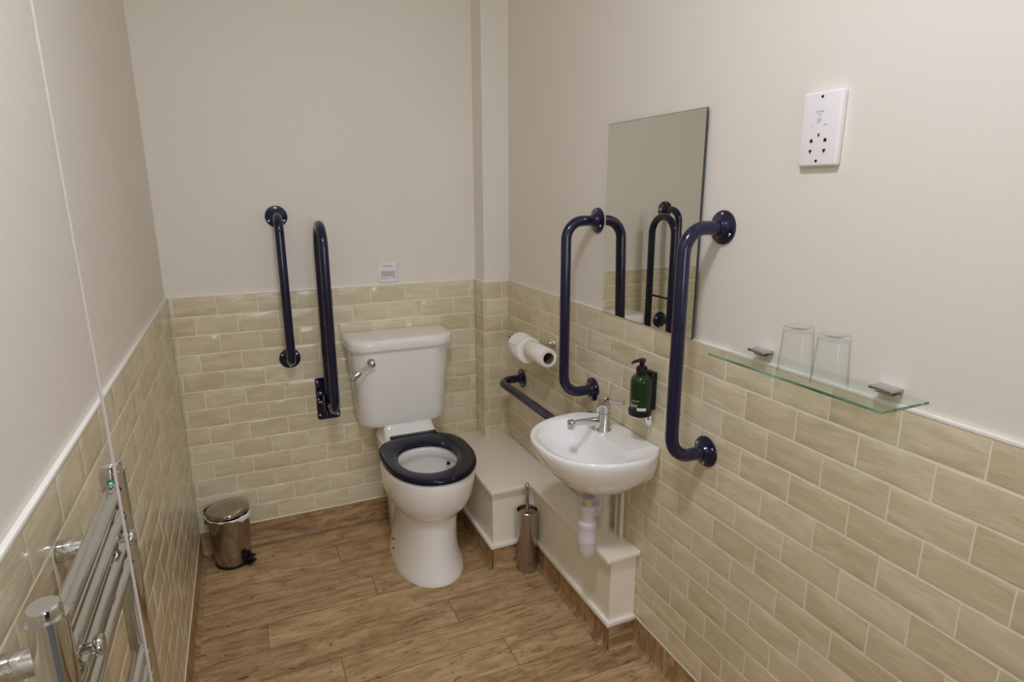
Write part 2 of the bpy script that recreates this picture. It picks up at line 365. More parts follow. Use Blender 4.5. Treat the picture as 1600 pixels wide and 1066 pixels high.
child(seal('sealant', (0, -.0026, H0-.006), (1.10, .002, H0-.0005)), wb)
child(seal('sealant', (W-.0022, YF, H0-.006), (W+.002, -1.17, H0-.001)), wr)
# unseen doorway and corridor behind the camera, added with a window for fill light
dx0, dx1 = .28, 1.12
fr = MB().box((dx0-.07, YF, 0), (dx0, YF+.015, 2.1), .004).box((dx1, YF, 0), (dx1+.07, YF+.015, 2.1), .004).box((dx0-.07, YF, 2.032), (dx1+.07, YF+.015, 2.1), .004).box((dx0, YF-.1, 0), (dx0+.025, YF, 2.03), .002).box((dx1-.025, YF-.1, 0), (dx1, YF, 2.03), .002).box((dx0, YF-.1, 2.005), (dx1, YF, 2.03), .002).build('trim_1', M['gloss'], smooth=30, kind='structure')
HX0, HX1, HY = -.9, 2.3, YF-1.9
wall('wall_hall_left', (HX0-.1, HY, -.02), (HX0, YF-.1, 2.5), 'hallpaint'); wall('wall_hall_right', (HX1, HY, -.02), (HX1+.1, YF-.1, 2.5), 'hallpaint')
wall('wall_hall_near', (HX0, YF-.115, -.02), (-.12, YF-.101, 2.5)); wall('wall_hall_near_side', (W+.12, YF-.115, -.02), (HX1, YF-.101, 2.5))
wx0, wx1, wz0, wz1 = .15, 1.25, .85, 2.05
MB().box((HX0, HY-.1, -.02), (wx0, HY, 2.5)).box((wx1, HY-.1, -.02), (HX1, HY, 2.5)).box((wx0, HY-.1, -.02), (wx1, HY, wz0)).box((wx0, HY-.1, wz1), (wx1, HY, 2.5)).build('wall_hall_back', M['hallpaint'], smooth=0, kind='structure')
MB().box((HX0, HY-.1, 2.5), (HX1, YF-.1, 2.56)).build('ceiling_hall', M['ceiling'], smooth=0, kind='structure')
MB().box((HX0, HY-.1, -.04), (HX1, YF-.02, -.001)).build('floor_hall', M['carpet'], smooth=0, kind='structure')
MB().box((wx0, HY-.08, wz0), (wx0+.05, HY-.03, wz1), .003).box((wx1-.05, HY-.08, wz0), (wx1, HY-.03, wz1), .003).box((wx0, HY-.08, wz0), (wx1, HY-.03, wz0+.05), .003).box((wx0, HY-.08, wz1-.05), (wx1, HY-.03, wz1), .003).build('added_window_1', M['gloss'], smooth=30, kind='structure')  # added frame round the fill light, out of view
ar = bpy.data.lights.new('added_fill_light', 'AREA'); ar.shape = 'RECTANGLE'; ar.size = wx1-wx0-.1; ar.size_y = wz1-wz0-.1; ar.energy = 22; ar.color = (.92, .97, 1.0)  # added soft fill from behind the camera, not a known window
ao = bpy.data.objects.new('added_fill_light', ar); C.objects.link(ao); ao.location = ((wx0+wx1)/2, HY-.06, (wz0+wz1)/2); ao.rotation_euler = (math.radians(90), 0, 0)

# ceiling lamp
LX, LY = .46, -2.08
lamp = thing('ceiling_light', 'round opal dome light fixed to the white ceiling above the camera', 'light', (LX, LY, CEIL))
MB().rev([(.13, 0), (.135, -.004), (.135, -.022), (.128, -.026)], (0, 0, 0)).build('base', M['trim'], lamp)
MB().rev([(.118*math.cos(a), -.026-.028*math.sin(a)) for a in [PI/2*k/8 for k in range(8)]]+[(.004, -.0541)], (0, 0, 0), n=32, cap0=False).build('diffuser', M['lamp'], lamp)

# ------------------------------------------------------------------ boxed-in pipes
bx = thing('pipe_boxing', 'low cream painted L-shaped pipe boxing along the wall under the basin', 'boxing', (1.3, -.3, 0))
bl = (-1.3, .3, 0)
def off(p): return (p[0]+bl[0], p[1]+bl[1], p[2])
def obox(a, b, bev=0.): return MB().box(off(a), off(b), bev)
ax0, ay0, ax1, ay1 = 1.099, -.600, 1.281, -1.180      # body faces
def lprism(mb, xa, ya, xb_, yb, z0, z1, bev=0.):
    # L outline: back wall, out to ya at left, then along the right wall to yb
    pts = [(xa, -.002), (xa, ya), (xb_, ya), (xb_, yb), (W-.0015, yb), (W-.0015, -.002)]
    bm = bmesh.new(); vs = [bm.verts.new(off((x, y, z0))) for x, y in pts]; f = bm.faces.new(vs)
    r = bmesh.ops.extrude_face_region(bm, geom=[f]); 
    for v in r['geom']:
        if isinstance(v, bmesh.types.BMVert): v.co.z = z1
    bmesh.ops.recalc_face_normals(bm, faces=bm.faces[:])
    if bev: bmesh.ops.bevel(bm, geom=bm.edges[:], offset=bev, segments=3, profile=.5, affect='EDGES')
    mb.addbm(bm); return mb
lprism(MB(), ax0, ay0, ax1, ay1, H0-.008, z2-.0175).build('body', M['gloss'], bx, smooth=30)
lprism(MB(), 1.083, -.627, 1.253, -1.203, z2-.018, z2, .003).build('top_board', M['gloss'], bx, smooth=40)
def bead(path):   # quadrant bead strip
    return MB().tube([off(p) for p in path], .0095, 12)
e = .004; zc = H0-.003
st = MB(); kk = 0
for a, b in (((ax0-e, -.004, zc), (ax0-e, ay0-e, zc)), ((ax0-e, ay0-e, zc), (ax1-e, ay0-e, zc)), ((ax1-e, ay0-e, zc), (ax1-e, ay1-e, zc)), ((ax1-e, ay1-e, zc), (W-.002, ay1-e, zc))):
    lo = [min(a[i], b[i])-.0085 for i in range(3)]; hi = [max(a[i], b[i])+.0085 for i in range(3)]
    hi[0] = min(hi[0], W-.002); hi[1] = min(hi[1], -.003)
    kk += 1; lo = [v-.0004*(kk % 2) for v in lo]; hi = [hi[0], hi[1], hi[2]+.0004*(kk % 2)]
    st.box(off(lo), off(hi), .0022, seg=2)
st.build('edging_strip', M['trim'], bx, smooth=50)
# wall-turned vinyl round the boxing foot, with a plywood core
for nm, o_, u_, n_, l_ in (('skirting', (ax0, 0, 0), (0, -1, 0), (-1, 0, 0), .6), ('skirting', (ax0, ay0, 0), (1, 0, 0), (0, -1, 0), ax1-ax0), ('skirting', (ax1, ay0, 0), (0, -1, 0), (-1, 0, 0), .58), ('skirting', (ax1, ay1, 0), (1, 0, 0), (0, -1, 0), W-ax1)):
    coved(nm, off(o_), u_, n_, l_, bx)
for (xx, zz) in ((1.318, .292), (1.368, .30), (1.362, .178)):
    MB().rev([(.0032, 0), (.0028, .0012), (.0008, .0016)], off((xx, ay1, zz)), (0, -1, 0), 12).build('screw', M['trim'], bx)

# ------------------------------------------------------------------ toilet
TX = .877
wc_ = thing('toilet', 'white close-coupled toilet with a navy seat ring and no lid', 'toilet', (TX, -.35, 0))
tl = Vector((0, .35, 0))
def ring(cx, cw, a, yf, yb, z, nf=2.15, nb=2.4, N=64):
    out = []
    for k in range(N):
        t = 2*PI*k/N; c, s = math.cos(t), math.sin(t); n_ = nf if s < 0 else nb
        out.append(Vector((cx+a*math.copysign(abs(c)**(2/n_), c), cw+((cw-yf) if s < 0 else (yb-cw))*math.copysign(abs(s)**(2/n_), s), z))+tl)
    return out
fx = -.001
pan = MB()
R = [ring(fx, -.39, .142, -.626, -.13, .0), ring(fx, -.39, .1425, -.626, -.13, .008), ring(fx, -.39, .140, -.621, -.13, .02), ring(fx, -.39, .133, -.610, -.13, .045),
     ring(fx, -.385, .1235, -.597, -.13, .08), ring(.003, -.38, .1175, -.588, -.13, .12), ring(.006, -.38, .1150, -.583, -.13, .17), ring(.008, -.38, .1150, -.582, -.13, .235),
     ring(.008, -.38, .1165, -.584, -.13, .258), ring(.008, -.385, .127, -.598, -.13, .270), ring(.009, -.39, .147, -.622, -.15, .290), ring(.010, -.395, .163, -.643, -.17, .318),
     ring(.010, -.40, .1745, -.661, -.18, .355), ring(.01, -.405, .1795, -.673, -.19, .40), ring(.01, -.405, .1805, -.678, -.20, .44), ring(.01, -.405, .179, -.677, -.20, .452), ring(.01, -.405, .175, -.673, -.205, .459), ring(.01, -.41, .168, -.665, -.21, .461),
     ring(.008, -.445, .132, -.602, -.295, .460, nb=2.1), ring(.008, -.445, .124, -.594, -.302, .456, nb=2.1), ring(.008, -.445, .121, -.590, -.306, .445, nb=2.1), ring(.008, -.445, .122, -.592, -.304, .418, nb=2.1),
     ring(.008, -.445, .133, -.604, -.296, .410, nb=2.1), ring(.008, -.445, .134, -.604, -.296, .385, nb=2.1), ring(.006, -.44, .120, -.58, -.30, .35, nb=2.1), ring(.004, -.42, .095, -.53, -.31, .31, nb=2.1), ring(.0, -.40, .065, -.47, -.32, .27, nb=2.1), ring(0, -.39, .05, -.45, -.33, .24)]
pan.loft(R, cap0=True, cap1=True)
NK = [ring(.002, -.08, .110, -.168, -.03, .520, 9, 6), ring(.002, -.08, .110, -.170, -.03, .512, 9, 6), ring(.003, -.09, .114, -.215, -.03, .478, 9, 6), ring(.004, -.10, .122, -.238, -.03, .464, 8, 6), ring(.004, -.12, .132, -.262, -.03, .459, 6, 5), ring(.004, -.13, .132, -.262, -.03, .43, 4, 4), ring(0, -.13, .105, -.25, -.03, .30, 3, 4), ring(0, -.13, .09, -.25, -.06, .0, 3, 4)]
pan.loft(NK, cap0=True, cap1=True)
pan.build('pan', M['ceramic'], wc_, smooth=55)
MB().loft([ring(.002, -.41, .078, -.50, -.315, .286), ring(.002, -.41, .01, -.42, -.40, .2861)], cap1=True).build('water', M['water'], wc_)
MB().rev([(.0001, 0), (.006, .0005), (.007, .0)], (0.112, -.375+.35, .400), (-1, -.3, .15), 16).rev([(.006, 0), (.006, .012)], (.116, -.032, .399), (-1, -.3, .1), 16).build('rim_jet', M['hole'], wc_)
for z_, y_ in ((.075, -.33), (.05, -.36)):
    MB().rev([(.004, 0), (.004, .003), (.001, .004)], (fx-.1275-(.0045 if z_ < .06 else -.003), y_+.35, z_), (-1, -.25, .3), 14).build('fixing_hole', M['hole'], wc_)
# seat ring: outer and inner outline, rounded section
def sring(o, z): # o 0 outer .. 1 inner
    A = ring(.012, -.415, .184, -.686, -.212, z, 2.15, 2.9); B = ring(.004, -.447, .114, -.587, -.312, z, 2.1, 2.2)
    return [a.lerp(b, o) for a, b in zip(A, B)]
zb, zt = .4615, .484
SR = [sring(.05, zb), sring(.0, zb+.004), sring(-.01, zb+.010), sring(.01, zt-.004), sring(.06, zt-.0005), sring(.2, zt+.001), sring(.62, zt), sring(.82, zt-.004), sring(.95, zt-.010), sring(1.0, zt-.015), sring(.98, zb)]
seat = MB().loft(SR, closed=True).build('seat', M['navyseat'], wc_, smooth=60)
hb = MB().box((-.094, -.236+.35, .462), (.114, -.196+.35, .487), .007, seg=3).box((-.090, -.222+.35, .455), (-.050, -.17+.35, .476), .005, seg=3).box((.070, -.222+.35, .455), (.110, -.17+.35, .476), .005, seg=3)
hb.build('hinge_bar', M['navyseat'], wc_, smooth=60)
# cistern
def dring(hw, yf, z, Rc, x0=-.010, yb=-.010, N=16):
    pts = [(x0-hw, yb)]
    Rx = Rc; Ry = min(Rc*.95, (yb-yf)*.92)
    for k in range(N+1):
        a = PI+PI/2*k/N; pts.append((x0-hw+Rx+Rx*math.cos(a), yf+Ry+Ry*math.sin(a)))
    for k in range(N+1):
        a = -PI/2+PI/2*k/N; pts.append((x0+hw-Rx+Rx*math.cos(a), yf+Ry+Ry*math.sin(a)))
    pts.append((x0+hw, yb)); return [Vector((x, y, z))+tl for x, y in pts]
cs = MB().loft([dring(.172, -.142, .512, .07), dring(.184, -.158, .516, .078), dring(.189, -.165, .528, .08), dring(.193, -.171, .56, .082), dring(.200, -.180, .66, .086), dring(.208, -.189, .76, .088), dring(.213, -.195, .84, .09), dring(.215, -.197, .872, .09)], True, True)
cst = cs.build('cistern', M['ceramic'], wc_, smooth=50)
MB().loft([dring(.222, -.206, .868, .09), dring(.227, -.212, .870, .092), dring(.229, -.215, .878, .093), dring(.229, -.215, .898, .093), dring(.2275, -.2125, .907, .092), dring(.222, -.206, .9135, .09), dring(.21, -.195, .9155, .085), dring(.12, -.12, .9165, .05)], True, True).build('cistern_lid', M['ceramic'], wc_, smooth=50)
# flush lever
px, py, pz = -.150, -.187+.35, .822
MB().rev([(.017, 0), (.0175, .004), (.015, .012), (.009, .016), (.009, .028), (.012, .03), (.012, .038), (.008, .041)], (px, py, pz), (0, -1, 0), 28).tube([(px, py-.033, pz), (px-.02, py-.036, pz-.012), (px-.045, py-.038, pz-.027)], [.0055, .005, .006], 14).build('flush_lever', M['chrome'], wc_, smooth=50)
pd = MB(); bm = bmesh.new(); bmesh.ops.create_uvsphere(bm, u_segments=24, v_segments=12, radius=1)
for v in bm.verts: v.co = Vector((v.co.x*.028, v.co.y*.0035, v.co.z*.0105))
bmesh.ops.rotate(bm, verts=bm.verts[:], cent=(0, 0, 0), matrix=Matrix.Rotation(math.radians(-33), 3, 'Y')); bmesh.ops.translate(bm, verts=bm.verts[:], vec=(px-.070, py-.038, pz-.044)); pd.addbm(bm)
pdl = pd.build('lever_paddle', M['chrome'], wc_, smooth=60)
em = MB(); em.add([(.155+.012*math.cos(2*PI*k/24), -.1958+.35+.0002, .842+.0055*math.sin(2*PI*k/24)) for k in range(24)]+[(.155+.0098*math.cos(2*PI*k/24), -.1958+.35, .842+.0036*math.sin(2*PI*k/24)) for k in range(24)], [(k, (k+1) % 24, 24+(k+1) % 24, 24+k) for k in range(24)])
em.build('emblem', M['faint'], wc_, smooth=0)
# ------------------------------------------------------------------ grab rails
def flange(par, at, n):
    f = MB().rev([(.0425, 0), (.0428, .003), (.0415, .0055), (.036, .0075), (.026, .0095), (.0225, .012), (.0205, .019), (.0178, .021)], at, n, 44).build('flange', M['navy'], par, smooth=40)
    n = Vector(n); at = Vector(at); return f
def screws(par_f, at, n, up, a0):
    n, up = Vector(n), Vector(up); side = n.cross(up)
    for k in range(3):
        a = math.radians(a0+120*k); p = Vector(at)+(up*math.cos(a)+side*math.sin(a))*.033+n*.0068
        s = MB().rev([(.0048, -.002), (.0048, .0006), (.0036, .002), (.001, .0026)], p, n, 16).build('screw', M['screw']); s.parent = par_f
def grab_rail(label, a, b, n, stand=.113, br=.062, a0=0, b0=180, group=None):
    """a, b: flange centres on the wall; n: away from the wall"""
    a, b, n = Vector(a), Vector(b), Vector(n); root = thing('grab_rail', label, 'grab rail', a, 0, group); d = b-a; dn = d.normalized()
    for p, q in ((Vector(), a0), (d, b0)):
        f = flange(root, p, n); screws(f, p, n, dn*-1, q)
    path = fillet([n*.004, n*stand, d+n*stand, d+n*.004], br, 14)
    MB().tube(path, .0175, 28).build('bar', M['navy'], root, smooth=60); return root
grab_rail('navy vertical grab rail on the right wall between the toilet rolls and the mirror', (W+.0075, -.860, 1.414), (W, -.874, .822), (-1, 0, 0), stand=.120)
grab_rail('navy vertical grab rail on the right wall between the soap bottle and the glass shelf', (W+.0075, -1.455, 1.421), (W, -1.463, .822), (-1, 0, 0), stand=.120)
grab_rail('navy vertical grab rail on the back wall nearest the left corner', (.421, .0075, 1.415), (.423, 0, .828), (0, -1, 0), stand=.118)
grab_rail('navy horizontal grab rail low on the right wall behind the basin', (W, -.270, .692), (W, -.868, .692), (-1, 0, 0), a0=20, b0=20)
# fold-down rail
DX = .563
dpr = thing('drop_down_rail', 'navy drop-down support rail folded up beside the toilet cistern', 'support rail', (DX, 0, .63))
def plate_outline(w, z0, z1, y): 
    pts = []; 
    for (cx, cz, a0) in ((w-.008, z1-.008, 0), (-w+.008, z1-.008, 90), (-w+.012, z0+.016, 180), (w-.012, z0+.016, 270)):
        for k in range(7): a = math.radians(a0+15*k); rr = .008 if cz > 0 else .012; pts.append(Vector((cx+rr*math.cos(a), y, cz+rr*math.sin(a))))
    return pts
pt = MB().loft([plate_outline(.048, -.098, .096, -.0002), plate_outline(.048, -.098, .096, -.007), plate_outline(.0465, -.0965, .0945, -.0085)], True, True).build('wall_plate', M['navy'], dpr, smooth=40)
for sx, sz in ((-.038, .08), (.038, .08), (-.038, -.072), (.038, -.078), (-.038, .0), (.04, .045), (.04, -.005)):
    s = MB().rev([(.005, 0), (.005, .003), (.002, .0045)], (sx, -.008, sz), (0, -1, 0), 14).build('screw', M['screw']); s.parent = pt
hg = MB()
for sx in (-.0225, .0225): hg.box((sx-.003, -.105, -.030), (sx+.003, -.006, .045), .0015)
hg.rev([(.007, -.034), (.007, .034)], (0, -.085, .005), (1, 0, 0), 18)
hg.rev([(.013, -.044), (.014, -.040), (.014, -.026)], (0, -.035, .035), (1, 0, 0), 18).rev([(.009, -.042), (.01, -.026)], (0, -.035, -.005), (1, 0, 0), 18)
hg.build('hinge_bracket', M['navy'], dpr, smooth=40)
yr, yf_ = -.085, -.262
MB().tube(fillet([(0, yr, -.05), (0, yr, .757), (0, yf_, .757), (0, yf_, .008), (0, yr, .008)], .0865, 16)[:-1]+[Vector((0, yr, .008))], .0175, 26).build('rail', M['navy'], dpr, smooth=60)
MB().tube([(0, yr, .36), (0, yf_, .36)], .006, 14).build('cross_bar', M['navy'], dpr, smooth=60)

# ------------------------------------------------------------------ notice
nt = thing('notice', 'small white paper notice above the tiles over the cistern', 'notice', (.860, PL, 1.166), 0)
sh = MB(); g = 8
for j in range(g+1):
    for i in range(g+1):
        sh.v.append(((i/g-.5)*.090, -.0008-.0012*math.sin(i/g*PI)**2*.5-.002*(max(0, j/g-.8))**2*10*.1, (j/g-.5)*.092))
for j in range(g):
    for i in range(g):
        o = j*(g+1)+i; sh.f.append((o, o+1, o+g+2, o+g+1)); sh.mi.append(0)
so = sh.build('sheet', M['paper'], nt); md = so.modifiers.new('s', 'SOLIDIFY'); md.thickness = .0003
pr = MB()
def bar(x0, x1, z, h=.0022): pr.add([(x0, -.0026, z-h/2), (x1, -.0026, z-h/2), (x1, -.0026, z+h/2), (x0, -.0026, z+h/2)], [(0, 1, 2, 3)])
random.seed(3)
def words(x0, x1, z, h=.002):
    x = x0
    while x < x1-.003:
        w = random.uniform(.003, .008); bar(x, min(x+w, x1), z, h); x += w+.0012
words(-.022, .020, .028, .003)
pr.build('heading', M['print'], nt, smooth=0); pr = MB()
for k in range(5): words(-.034+random.uniform(0, .004), .034-random.uniform(0, .006), .004-k*.0048)
words(-.036, .0, -.026); words(.012, .038, -.023)
pr.build('printing', M['print'], nt, smooth=0)

# ------------------------------------------------------------------ mirror
mr = thing('wall_mirror', 'frameless rectangular mirror on the right wall above the basin', 'mirror', (W, -1.155, 1.115))
my0, my1 = -.225, .226
mo = MB(); mo.box((-.0055, my0, 0), (-.0005, my1, .5985), .0012, mi=1).box((-.0005, my0+.05, .05), (.0078, my1-.05, .55), mi=1)
mo.add([(-.0056, my0+.0012, .0012), (-.0056, my1-.0012, .0012), (-.0056, my1-.0012, .597), (-.0056, my0+.0012, .597)], [(0, 1, 2, 3)], 0)
mo.build('mirror_glass', [M['mirror'], M['mirroredge']], mr, smooth=30)

# ------------------------------------------------------------------ shaver socket
sk = thing('shaver_socket', 'white double-height shaver socket on the right wall above the glasses', 'socket', (W+PL, -1.7195, 1.631))
MB().box((-.0155, -.0465, -.0725), (0, .0465, .0725), .005, seg=4).build('faceplate', M['socket'], sk, smooth=50)
def on_sock(vs, fs, cy, cz, sc=1): return [(-.0158, cy-v.x*sc, cz+v.y*sc) for v in vs], fs
for s, sz, cy, cz in (('SHAVERS', .0048, .002, .0335), ('ONLY', .0040, .002, .0280), ('115V', .0040, .019, .0065), ('230V', .0040, -.014, .0075)):
    v, f = text_geo(s, sz); pr = MB(); pr.add(*on_sock(v, f, cy, cz)); pr.build('lettering', M['print'], sk, smooth=0)
for k in range(3):   # shaver pictogram
    pr = MB(); pr.add([(-.0158, .002-a, .0165+b+k*.0035-.0035) for a, b in ((-.005, -.002), (.004, .002), (.004, .003), (-.005, -.001))], [(0, 1, 2, 3)]); pr.build('pictogram', M['print'], sk, smooth=0)
for cy in (.0165, -.0165):
    MB().rev([(.0032, 0), (.0032, .0006)], (-.0153, cy, -.0215), (-1, 0, 0), 14).box((-.0160, cy-.0036, -.0255), (-.0150, cy+.0036, -.0225), .0005).build('socket_hole', M['hole'], sk, smooth=30)
    MB().box((-.0160, cy-.0036, -.0425), (-.0150, cy+.0036, -.0395), .0005).add([(-.016, cy-.0034, -.042), (-.016, cy+.0034, -.042), (-.016, cy, -.048)], [(0, 1, 2)]).build('socket_hole', M['hole'], sk, smooth=30)
MB().box((-.0165, -.0022, -.0145), (-.0150, .0022, -.0085), .0008).build('indicator', M['red'], sk)
for cz in (.062, -.062): MB().rev([(.0030, 0), (.0030, .0008), (.001, .0012)], (-.0152, .0, cz), (-1, 0, 0), 14).build('screw', M['hole'], sk)

# ------------------------------------------------------------------ glass shelf and tumblers
sf = thing('glass_shelf', 'clear glass shelf with green edges on two chrome clips', 'shelf', (W, -1.80, 1.14))
SX, SY0, SY1 = -.128, -.214, .217
sb = MB(); a = .0026
sb.add([(SX, SY0, -a), (SX, SY1, -a), (-.003, SY1, -a), (-.003, SY0, -a), (SX, SY0, a), (SX, SY1, a), (-.003, SY1, a), (-.003, SY0, a)], [(3, 2, 1, 0), (4, 5, 6, 7)], 0)
sb.add([(SX, SY0, -a), (SX, SY1, -a), (-.003, SY1, -a), (-.003, SY0, -a), (SX, SY0, a), (SX, SY1, a), (-.003, SY1, a), (-.003, SY0, a)], [(0, 1, 5, 4), (3, 0, 4, 7)], 1)
sb.add([(SX, SY1, -a), (-.003, SY1, -a), (-.003, SY0, -a), (SX, SY1, a), (-.003, SY1, a), (-.003, SY0, a)], [(0, 1, 4, 3), (1, 2, 5, 4)], 0)
sb.build('shelf_glass', [M['shelfglass'], M['shelfedge']], sf, smooth=0)
for cy in (.172, -.137):
    MB().box((-.030, cy-.0225, .0032), (.0075, cy+.0225, .0085), .0010).box((-.012, cy-.02, -.0065), (.0075, cy+.02, -.0032), .0008).build('clip', M['clip'], sf, smooth=40)
def tumbler(label, x, y):
    o = tag(MB().build('tumbler', M['glass']), label, 'glass', 'upturned tumblers on the glass shelf'); return o
tum = MB()  # mouth down, thick base on top
tum.rev([(.0345, 0), (.0342, .001), (.0332, .0012), (.0280, .086), (.0278, .088), (.0001, .0885)], (0, 0, 0), n=48, cap0=False, cap1=False)
tum.rev([(.0345, 0), (.0293, .094), (.0285, .0975), (.0270, .099), (.0215, .0985), (.018, .0965), (.0001, .096)], (0, 0, 0), n=48, cap0=False, cap1=False)
def set_tum(o, loc): o.location = loc
t1 = tag(tum.build('tumbler', M['glass'], smooth=30), 'clear upturned tumbler on the glass shelf, the one nearer the mirror', 'glass', 'upturned tumblers'); t1.location = (1.299, -1.789, 1.1433)
t2 = t1.copy(); C.objects.link(t2); t2.location = (1.303, -1.868, 1.1433); t2['label'] = 'clear upturned tumbler on the glass shelf, the one further from the mirror'

# ------------------------------------------------------------------ toilet roll holder and rolls
hx, hz = 1.305, .905
ho = thing('toilet_roll_holder', 'chrome toilet roll holder fixed to the tiles beside the back corner', 'roll holder', (W, -.565, .922))
MB().rev([(.022, 0), (.022, .006), (.019, .010), (.012, .014), (.0085, .02), (.0085, .045), (.011, .05)], (0, 0, 0), (-1, 0, 0), 32).build('wall_mount', M['chrome'], ho, smooth=50)
MB().tube(fillet([(-.04, 0, 0), (hx-W, 0, 0), (hx-W, 0, hz-.922), (hx-W, .25, hz-.922)], .006), .0065, 16).rev([(.010, 0), (.011, .004), (.009, .009)], (hx-W, .25, hz-.922), (0, 1, 0), 20).build('arm', M['chrome'], ho, smooth=50)
def roll(label, r, rc, length, loc, flap):
    o = thing('toilet_roll', label, 'toilet roll', loc, 0, 'toilet rolls on the chrome holder')
    N = 48; prof = [(rc, 0), (r-.002, 0), (r, .002), (r, length-.002), (r-.002, length), (rc, length)]
    b = MB().rev(prof, (0, 0, 0), (0, 1, 0), N, cap0=False, cap1=False)
    if flap:  # loose outer sheet
        rings = []
        for k in range(13):
            a = math.radians(25+k*11); rr = r+.0015+.004*(k/12)**2
            rings.append((rr*math.cos(a), rr*math.sin(a)))
        o0 = len(b.v)
        for x, z in rings:
            b.v += [(x, .003, z), (x, length-.003-.012*abs(x)/r, z)]
        for k in range(12): b.f.append((o0+2*k, o0+2*k+1, o0+2*k+3, o0+2*k+2)); b.mi.append(0)
    b.build('paper', M['tissue'], o, smooth=45)
    MB().rev([(rc, .0005), (rc, length-.0005), (rc-.0012, length-.0005), (rc-.0012, .0005), (rc, .0005)], (0, 0, 0), (0, 1, 0), 36, cap0=False, cap1=False).build('cardboard_core', M['card'], o, smooth=45)
    return o
roll('full white toilet roll on the holder, nearer the back corner', .0545, .020, .100, (hx, -.505, hz-.0205), True)
roll('nearly used white toilet roll on the holder, nearer the basin', .0365, .0225, .150, (hx+.003, -.668, hz-.013), False)

# ------------------------------------------------------------------ soap bottle in its holder
sxp, syp = 1.337, -1.218
hs = thing('soap_holder', 'black and chrome wall bracket holding the green soap bottle', 'bracket', (W, syp+.004, .865))
MB().box((-.020, -.022, .0), (0, .022, .118), .003).build('back_plate', M['blackplastic'], hs, smooth=40)
rg = MB().rev([(.030, -.012), (.0345, -.012), (.035, -.010), (.035, .004), (.0325, .006), (.0325, -.006), (.001, -.006), (.001, -.012)], (sxp-W, -.004, 0), (0, 0, 1), 40, cap0=False, cap1=False)
rg.build('cup_ring', M['blackplastic'], hs, smooth=40)
tg = []
for k in range(13): a = PI+PI*k/12; tg.append((.016*math.cos(a), -.042+.016*math.sin(a)))
tg += [(.016, .002), (-.016, .002)]
MB().loft([[Vector((-.001, y, z)) for y, z in tg], [Vector((-.008, y, z)) for y, z in tg], [Vector((-.0095, y*.9, z)) for y, z in tg]], True, True).build('lock_plate', M['chrometap'], hs, smooth=40)
MB().rev([(.0035, 0), (.0035, .0006)], (-.0094, 0, -.036), (-1, 0, 0), 16).box((-.0101, -.0014, -.036), (-.0094, .0014, -.014)).build('keyhole', M['hole'], hs, smooth=30)
sbt = thing('soap_bottle', 'dark green pump soap bottle with a black pump on the right wall', 'bottle', (sxp, syp, .8595))
br = .0315
MB().rev([(.027, 0), (br-.001, .0015), (br, .004), (br, .098), (br-.002, .108), (br-.008, .116), (.0165, .1195), (.0145, .121), (.0145, .124)], (0, 0, 0), n=48).build('bottle_body', M['bottle'], sbt, smooth=45)
pm = MB().rev([(.0165, .1225), (.0165, .139), (.0150, .144), (.0075, .1455), (.0075, .158), (.0105, .159), (.0105, .1655), (.009, .167)], (0, 0, 0), n=32)
pdv = Vector((-.80, -.02, 0)).normalized()
pm.tube([(0, 0, .1625), pdv*.018+Vector((0, 0, .1628)), pdv*.030+Vector((0, 0, .1612)), pdv*.038+Vector((0, 0, .157))], [.0055, .005, .0042, .0032], 14)
pm.build('pump', M['blackplastic'], sbt, smooth=45)
lb = MB()
def wrap(vs, fs, a0, z0, rad=br+.0003):
    """wrap flat lettering round the bottle; a0 = direction it faces, degrees from -x towards -y"""
    out = []
    for v in vs:
        a = math.radians(a0)+v.x/rad; out.append((-math.cos(a)*rad, -math.sin(a)*rad, z0+v.y))
    return out, fs
v, f = text_geo('GHT', .0125); lb.add(*wrap(v, f, 18, .0265))
v, f = text_geo('hand & body', .0055); lb.add(*wrap(v, f, 22, .043)); 
q = [Vector((x, y)) for y in (-.0045, .0045) for x in [-.014+.028*k/10 for k in range(11)]]
lb.add(*wrap(q, [(k, k+1, k+12, k+11) for k in range(10)], 62, .0175))
lb.build('label_printing', M['white'], sbt, smooth=0)

# ------------------------------------------------------------------ basin
bs = thing('wash_basin', 'small white wall-hung basin with a chrome mixer tap', 'basin', (W, -1.108, .75))
def bout(s, z, ins=0., bk=0.):
    """outer outline of the basin in plan; s scales it towards its centre, back edge stays on the wall"""
    N = 72; cx, cy = -.10, 0; out = []
    for k in range(N):
        t = 2*PI*k/N; c, sn = math.cos(t), math.sin(t)
        if c < 0: x = cx+(-.232+ins)*abs(c)**(2/2.25); n_ = 2.25
        else: x = cx+(.0995-bk)*min(1, (abs(c)*1.5))**(1.0); n_ = 2.25
        hw = (.216-ins)
        if c < 0: y = hw*math.copysign(abs(sn)**(2/n_), sn)
        else:
            f = (x-cx)/.0995; y = math.copysign(1, sn)*(hw*(1-.27*f**2)) if abs(c)*1.5 < 1 else math.copysign(1, sn)*(hw*(1-.27*((.0995-bk)/.0995)**2))*(abs(sn)/math.sqrt(1-(1/1.5)**2))
        xx = cx+(x-cx)*s if x < cx else x
        out.append(Vector((xx, y*s, z)))
    return out
def bin_(s, z, dx=0.):
    """inner bowl outline: curved front, straight tap ledge"""
    N = 72; cx = -.150; out = []
    for k in range(N):
        t = 2*PI*k/N; c, sn = math.cos(t), math.sin(t)
        if c < 0: x = -.155*abs(c)**(2/2.25); y = .187*math.copysign(abs(sn)**(2/2.25), sn)
        else: x = .042*abs(c)**(2/4.5); y = .187*math.copysign(abs(sn)**(2/3.2), sn)
        out.append(Vector((cx+dx+x*s, y*s, z)))
    return out
